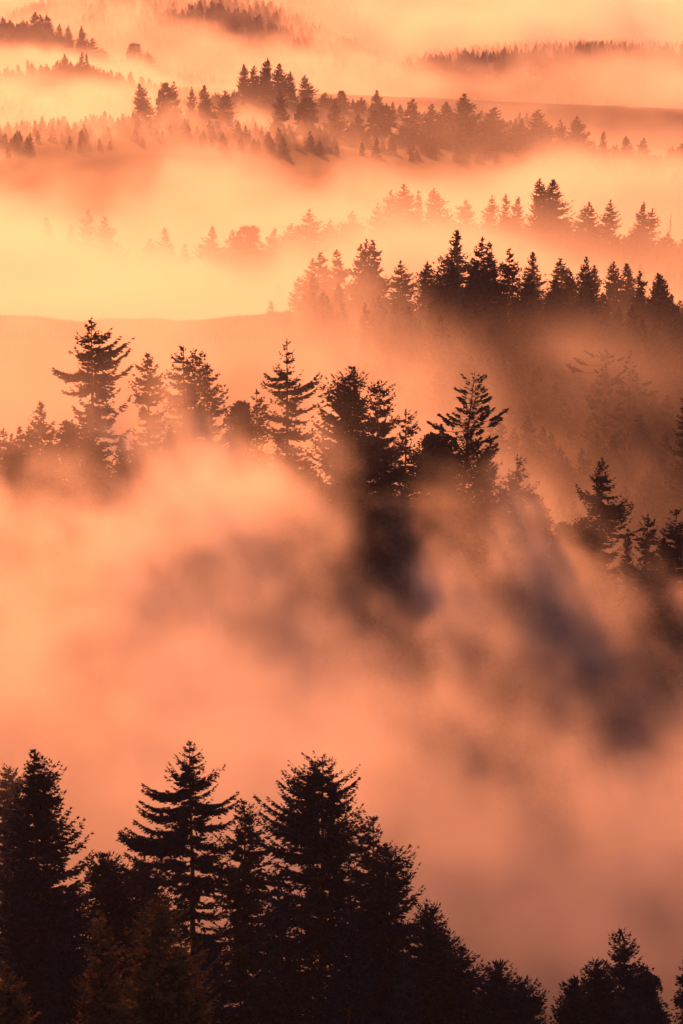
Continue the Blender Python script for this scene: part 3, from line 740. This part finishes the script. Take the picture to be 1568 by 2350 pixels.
# ------------------------------------------------------------------ fog
def fog_bank(name, lo, hi, vs, fn, g=FOG_G):
    n = [int(round((hi[i] - lo[i]) / vs)) + 1 for i in range(3)]
    xs, ys_, zs = [(lo[i] + np.arange(n[i]) * vs).astype(np.float32) for i in range(3)]
    X, Y, Z = np.meshgrid(xs, ys_, zs, indexing='ij')
    D = fn(X, Y, Z).astype(np.float32)
    D[D < 2e-5] = 0
    for a in range(3):
        sl = [slice(None)] * 3
        for q in (0, -1):
            sl[a] = q; D[tuple(sl)] = 0
    me = bpy.data.meshes.new('fog_samples'); me.vertices.add(D.size)
    a = me.attributes.new('fog', 'FLOAT', 'POINT'); a.data.foreach_set('value', D.ravel())
    src = bpy.data.objects.new('fog_samples', me)
    v = bpy.data.volumes.new(name)
    o = link(name, v)
    gt = bpy.data.node_groups.new(name, 'GeometryNodeTree')
    gt.interface.new_socket('Geometry', in_out='INPUT', socket_type='NodeSocketGeometry')
    gt.interface.new_socket('Geometry', in_out='OUTPUT', socket_type='NodeSocketGeometry')
    N, L = gt.nodes.new, gt.links.new
    oi = N('GeometryNodeObjectInfo'); oi.inputs[0].default_value = src
    na = N('GeometryNodeInputNamedAttribute'); na.data_type = 'FLOAT'; na.inputs[0].default_value = 'fog'
    pos = N('GeometryNodeInputPosition')
    def vm(op, a_, b_=None, sc=None):
        x = N('ShaderNodeVectorMath'); x.operation = op; L(a_, x.inputs[0])
        if b_ is not None: x.inputs[1].default_value = b_
        if sc is not None: x.inputs['Scale'].default_value = sc
        return x
    x = vm('SUBTRACT', pos.outputs[0], lo); x = vm('SCALE', x.outputs[0], sc=1 / vs)
    x = vm('ADD', x.outputs[0], (.5, .5, .5)); x = vm('FLOOR', x.outputs[0])
    x = vm('DOT_PRODUCT', x.outputs[0], (n[1] * n[2], n[2], 1))
    si = N('GeometryNodeSampleIndex'); si.data_type = 'FLOAT'; si.domain = 'POINT'
    L(oi.outputs['Geometry'], si.inputs['Geometry']); L(na.outputs[0], si.inputs['Value']); L(x.outputs['Value'], si.inputs['Index'])
    vc = N('GeometryNodeVolumeCube'); L(si.outputs[0], vc.inputs['Density'])
    vc.inputs['Min'].default_value = lo
    vc.inputs['Max'].default_value = [lo[i] + (n[i] - 1) * vs for i in range(3)]
    for i, kk in enumerate('XYZ'): vc.inputs['Resolution ' + kk].default_value = n[i]
    m = bpy.data.materials.new(name); m.use_nodes = True; nt = m.node_tree; nt.nodes.clear()
    pv = nt.nodes.new('ShaderNodeVolumePrincipled'); pv.inputs['Density'].default_value = 1.0
    pv.inputs['Anisotropy'].default_value = g; pv.inputs['Color'].default_value = FOG_COLOR
    mo = nt.nodes.new('ShaderNodeOutputMaterial'); nt.links.new(pv.outputs[0], mo.inputs['Volume'])
    sm = N('GeometryNodeSetMaterial'); L(vc.outputs[0], sm.inputs[0]); sm.inputs['Material'].default_value = m
    out = N('NodeGroupOutput'); L(sm.outputs[0], out.inputs[0])
    v.materials.append(m)
    md = o.modifiers.new('fog', 'NODES'); md.node_group = gt
    o['kind'] = 'stuff'
    return o

class Map:
    """Value over bearing and distance, linear between rows [(Y, [(px, value), ...]), ...]; top=True reads values as picture heights."""
    def __init__(s, rows, top=False):
        s.Y = np.array([r[0] for r in rows], float)
        s.rows = [([p[0] for p in r[1]], [zpy(p[1], r[0]) if top else p[1] for p in r[1]]) for r in rows]
    def __call__(s, px, Y):
        H = np.stack([np.interp(px, a, b) for a, b in s.rows])
        i = np.clip(np.searchsorted(s.Y, Y) - 1, 0, max(len(s.Y) - 2, 0)); j = np.minimum(i + 1, len(s.Y) - 1)
        t = np.clip((Y - s.Y[i]) / np.maximum(s.Y[j] - s.Y[i], 1e-6), 0, 1); t = t * t * (3 - 2 * t)
        return np.take_along_axis(H, i[None], 0)[0] * (1 - t) + np.take_along_axis(H, j[None], 0)[0] * t

def bearing(X, Y):
    return 784 + X / np.maximum(Y, 1) * FPX * math.cos(PITCH)
def map3(M, X, Y):
    """evaluate a Map on the (X, Y) plane of a 3-D grid and broadcast over Z"""
    x, y = X[:, :, 0], Y[:, :, 0]
    v = M(bearing(x, y).ravel(), y.ravel().astype(float)).reshape(x.shape).astype(np.float32)
    return v[:, :, None]
def blob(X, Y, Z, px, py, d, r):
    """soft ellipsoid at a place in the land; r = (across, along, up) in metres"""
    c = at(px, py, d)
    q = ((X - c.x) / r[0]) ** 2 + ((Y - c.y) / r[1]) ** 2 + ((Z - c.z) / r[2]) ** 2
    return np.exp(-q).astype(np.float32)
def wisps(X, Y, Z, s, seed, oc=5):
    """turbulent 0..1 field of torn, slanting streaks"""
    a = fbm(X, Y, Z, s * 1.1, seed + 40, 3, .6) - .5
    b = fbm(X, Y, Z, s * 1.1, seed + 50, 3, .6) - .5
    Xw = X + a * s * 2.2; Zw = Z + b * s * 1.6
    u = (Xw * .86 - Zw * .5) / 1.9            # along the streak
    v = Xw * .5 + Zw * .86
    n = fbm(u, Y * .55, v, s, seed, oc, .62)
    return np.clip((n - .5) * 3.0 + .5, 0, 1)

# near valley, in front of the middle row
N_TOP = Map([
    (270, [(0, 34), (900, 30), (1568, 26)]),
    (310, [(0, 52), (500, 52), (900, 44), (1568, 38)]),
    (400, [(0, 62), (500, 66), (784, 54), (1000, 40), (1568, 34)]),
    (440, [(0, 62), (150, 54), (260, 58), (380, 66), (620, 64), (740, 52), (850, 40), (1100, 40), (1250, 42), (1568, 35)]),
    (490, [(0, 58), (150, 48), (260, 54), (380, 62), (620, 60), (740, 48), (850, 36), (1100, 38), (1250, 43), (1450, 38), (1568, 34)]),
])
N_AMT = Map([
    (280, [(0, .6), (600, .5), (900, .2), (1568, .2)]),
    (340, [(0, .9), (600, .85), (900, .40), (1100, .30), (1568, .45)]),
    (400, [(0, 1.9), (650, 1.8), (800, 1.7), (950, 1.8), (1100, 1.6), (1568, 1.7)]),
    (450, [(0, 2.6), (600, 2.6), (784, 2.0), (900, 1.7), (1568, 1.8)]),
    (490, [(0, 2.0), (600, 2.0), (784, 1.3), (1568, 1.4)]),
])
N_PATCH = Map([
    (300, [(0, .4), (500, .4), (900, .7), (1568, .8)]),
    (380, [(0, .35), (500, .4), (800, .45), (1100, .65), (1568, .75)]),
    (450, [(0, .35), (500, .35), (800, .55), (1568, .75)]),
])
def f_near(X, Y, Z):
    w = .5 + (wisps(X, Y, Z, 30, 11, 6) - .5) * .8
    w2 = np.clip((fbm(X + w * 12, Y * .5, Z * 1.2 - w * 9, 14, 31, 3, .65) - .5) * 3 + .5, 0, 1)
    pb = map3(N_PATCH, X, Y)
    top = map3(N_TOP, X, Y) + (w - .5) * 22 + (w2 - .5) * 14
    d = sstep(-4, 24, top - Z) * map3(N_AMT, X, Y)
    d = d * (1 - pb + pb * (.22 + 2.1 * w ** 1.5)) * (.3 + 1.35 * w2)
    d *= sstep(283, 315, Y) * sstep(500, 478, Y)
    # thin spots where the dark slope shows through
    hole = 0
    for px, py, Y0, r, s_ in ((1120, 1620, 420, (17, 60, 9), .85), (1010, 1570, 425, (10, 60, 7), .7), (1500, 1640, 418, (17, 60, 9), .9), (1470, 1480, 430, (16, 60, 8), .85), (560, 1230, 440, (7, 40, 7), .4),
                          (800, 1190, 462, (12, 30, 8), .95), (960, 1200, 460, (20, 30, 8), .8), (1150, 1230, 460, (14, 30, 7), .7), (1180, 1340, 445, (20, 40, 8), .6), (1120, 2120, 330, (12, 50, 10), .6), (230, 1790, 330, (10, 40, 7), .5)):
        hole = np.maximum(hole, s_ * .62 * blob(X, Y, Z, px, py, Y0, r))
    d *= 1 - np.clip(hole * (.35 + 1.3 * (1 - w)), 0, .97)
    d = d * .0155
    # veil drifting across the trunks of the left trees
    v = blob(X, Y, Z, 330, 940, 470, (26, 14, 9)) * .6 + blob(X, Y, Z, 250, 900, 474, (16, 10, 6)) * .7 + blob(X, Y, Z, 600, 1000, 470, (18, 12, 8)) * .5 + blob(X, Y, Z, 60, 1000, 475, (20, 14, 8)) * .6
    d = d + v * .008 * (.2 + 1.4 * w)
    return d

# between the middle row, the grassy hill and the dark ridge, up to the second ridge
M_TOP = Map([
    (520, [(0, 1050), (600, 1040), (784, 1000), (1568, 1120)]),
    (620, [(-200, 860), (0, 870), (500, 880), (784, 830), (1000, 860), (1200, 930), (1568, 950)]),
    (700, [(-200, 790), (0, 790), (550, 780), (700, 730), (850, 720), (1000, 800), (1150, 830), (1300, 810), (1568, 830)]),
    (765, [(-200, 760), (600, 750), (700, 700), (850, 690), (950, 740), (1150, 790), (1300, 760), (1568, 780)]),
    (800, [(-200, 690), (500, 690), (640, 700), (800, 730), (1200, 770), (1568, 760)]),
    (900, [(-200, 600), (500, 600), (700, 620), (1000, 620), (1300, 640), (1568, 680)]),
    (1080, [(-200, 510), (100, 530), (400, 560), (700, 540), (900, 510), (1100, 510), (1300, 530), (1568, 580)]),
    (1150, [(-200, 500), (100, 520), (400, 545), (700, 530), (900, 510), (1300, 530), (1568, 580)]),
], top=True)
M_AMT = Map([
    (520, [(0, .5), (784, .6), (1000, .5), (1200, .18), (1568, .1)]),
    (620, [(0, .8), (784, .9), (1000, .7), (1200, .18), (1568, .12)]),
    (700, [(0, .8), (784, 1.0), (950, .8), (1200, .22), (1568, .14)]),
    (765, [(0, .3), (600, .6), (800, 1.1), (1000, .5), (1200, .25), (1568, .25)]),
    (850, [(0, 1.2), (600, 1.0), (900, .6), (1568, .4)]),
    (1080, [(0, 1.2), (600, 1.0), (900, .7), (1568, .7)]),
    (1150, [(0, .9), (900, .5), (1568, .4)]),
])
def f_mid(X, Y, Z):
    w = wisps(X, Y, Z, 46, 111, 5)
    top = map3(M_TOP, X, Y) + (w - .5) * 20
    veil = map3(M_VEIL, X, Y)
    d = (sstep(0, 22, top - Z) + veil * sstep(0, 26, top + 24 - Z)) * map3(M_AMT, X, Y) * (.2 + 1.2 * w ** 1.4)
    d *= sstep(508, 545, Y) * sstep(1170, 1130, Y)
    d += (blob(X, Y, Z, 1420, 860, 630, (22, 16, 12)) * .35 + blob(X, Y, Z, 1330, 790, 640, (12, 14, 6)) * .4) * (.3 + 1.4 * w)
    return d * .022

M_VEIL = Map([
    (520, [(0, .05), (1568, .05)]),
    (640, [(0, .9), (700, .6), (1568, .15)]),
    (740, [(0, .7), (600, .6), (784, .4), (1568, .25)]),
    (800, [(0, .1), (784, .3), (1568, .3)]),
    (950, [(0, .3), (784, .4), (1568, .3)]),
    (1130, [(0, .1), (600, .1), (900, .14), (1568, .2)]),
])
F_TOP = Map([
    (1200, [(0, 480), (784, 480), (1568, 500)]),
    (1500, [(0, 400), (784, 400), (1568, 420)]),
    (1800, [(-200, 240), (0, 230), (300, 255), (500, 300), (784, 310), (1000, 325), (1300, 345), (1568, 365)]),
    (1900, [(-200, 230), (300, 240), (500, 270), (784, 295), (1568, 360)]),
    (2200, [(-200, 190), (300, 200), (560, 215), (700, 245), (1568, 340)]),
    (2550, [(-200, 170), (0, 170), (300, 200), (500, 220), (784, 250), (1568, 320)]),
    (2700, [(-200, 150), (0, 150), (300, 170), (500, 190), (784, 230), (1568, 260)]),
    (3000, [(-200, 140), (0, 140), (300, 160), (500, 170), (784, 170), (1568, 150)]),
    (3400, [(-200, 100), (0, 100), (100, 105), (250, 130), (400, 100), (600, 90), (784, 90), (1568, 70)]),
], top=True)
F_AMT = Map([
    (1200, [(0, 1.8), (784, 1.4), (1568, 1.1)]),
    (1600, [(0, 2.4), (784, 1.8), (1568, 1.3)]),
    (1800, [(0, 2.8), (400, 2.4), (784, 1.0), (1568, .8)]),
    (1950, [(0, 1.2), (700, .5), (1568, .3)]),
    (2550, [(0, 1.3), (500, .9), (784, .4), (1568, .25)]),
    (3000, [(0, 1.3), (500, .9), (784, .45), (1568, .45)]),
    (3400, [(0, 1.3), (300, 1.0), (600, .5), (1568, .5)]),
])
def f_far(X, Y, Z):
    w = wisps(X, Y, Z, 95, 211, 5)
    top = map3(F_TOP, X, Y) + (w - .5) * 46
    d = (sstep(0, 30, top - Z) + .05 * sstep(0, 40, top + 45 - Z)) * map3(F_AMT, X, Y) * (.12 + 1.5 * w ** 1.6)
    d *= sstep(1190, 1260, Y) * sstep(3480, 3300, Y)
    d *= 1 - .8 * blob(X, Y, Z, 370, 365, 1800, (45, 300, 16))
    return d * .007

H_TOP = Map([
    (3800, [(-200, 60), (200, 80), (500, 100), (784, 180), (1568, 200)]),
    (4120, [(-200, 0), (150, 30), (500, 90), (600, 100), (784, 130), (900, 150), (1100, 160), (1568, 150)]),
    (4300, [(-200, -40), (500, 20), (650, 30), (784, 20), (900, 0), (1100, 10), (1568, 10)]),
    (5500, [(-200, -60), (784, -60), (1568, -60)]),
], top=True)
H_AMT = Map([
    (3700, [(0, 1.1), (300, 1.4), (784, 1.8), (1568, 2.0)]),
    (4120, [(0, 1.3), (200, 1.2), (700, 1.2), (784, 1.6), (1568, 2.4)]),
    (4350, [(0, 1.6), (200, .8), (700, .6), (800, 1.3), (1000, 2.2), (1568, 2.2)]),
    (5500, [(0, 1.5), (300, .5), (600, .4), (850, 1.2), (1568, 1.2)]),
    (6500, [(0, 1.5), (300, .9), (600, .5), (850, 1.2), (1568, 1.2)]),
])
def f_distant(X, Y, Z):
    w = wisps(X, Y, Z, 170, 311, 5)
    top = map3(H_TOP, X, Y) + (w - .5) * 150
    d = sstep(0, 70, top - Z) * map3(H_AMT, X, Y) * (.30 + 1.5 * w ** 1.8)
    d *= sstep(3500, 3700, Y) * sstep(6600, 6200, Y)
    return d * .0034

fog_bank('near_fog', (-110, 280, -40), (110, 510, 100), 1.8, f_near)['label'] = 'thick orange fog filling the near valley'
fog_bank('valley_fog', (-240, 505, -40), (240, 1180, 80), 3.5, f_mid)['label'] = 'glowing fog between the middle row and the ridges'
fog_bank('ridge_fog', (-680, 1180, -50), (680, 3490, 160), 8.0, f_far)['label'] = 'pale fog between the upper ridges'
fog_bank('distant_fog', (-1300, 3480, -60), (1300, 6620, 320), 20.0, f_distant)['label'] = 'distant fog below the farthest hillsides'

# even air over the whole land
hz = bpy.data.materials.new('haze'); hz.use_nodes = True; nt = hz.node_tree; nt.nodes.clear()
pv = nt.nodes.new('ShaderNodeVolumePrincipled'); pv.inputs['Density'].default_value = 0.000045
pv.inputs['Anisotropy'].default_value = .3; pv.inputs['Color'].default_value = (.60, .64, .92, 1)
mo = nt.nodes.new('ShaderNodeOutputMaterial'); nt.links.new(pv.outputs[0], mo.inputs['Volume'])
x0, x1, y0, y1, z0, z1 = -90000, 90000, -400, 14500, -140, 900
Vh = [(x, y, z) for x in (x0, x1) for y in (y0, y1) for z in (z0, z1)]
Fh = [(0, 1, 3, 2), (4, 6, 7, 5), (0, 4, 5, 1), (2, 3, 7, 6), (0, 2, 6, 4), (1, 5, 7, 3)]
hb = link('haze', make_mesh('haze', Vh, Fh, hz)); hb['kind'] = 'stuff'; hb['label'] = 'thin warm haze over the hills'
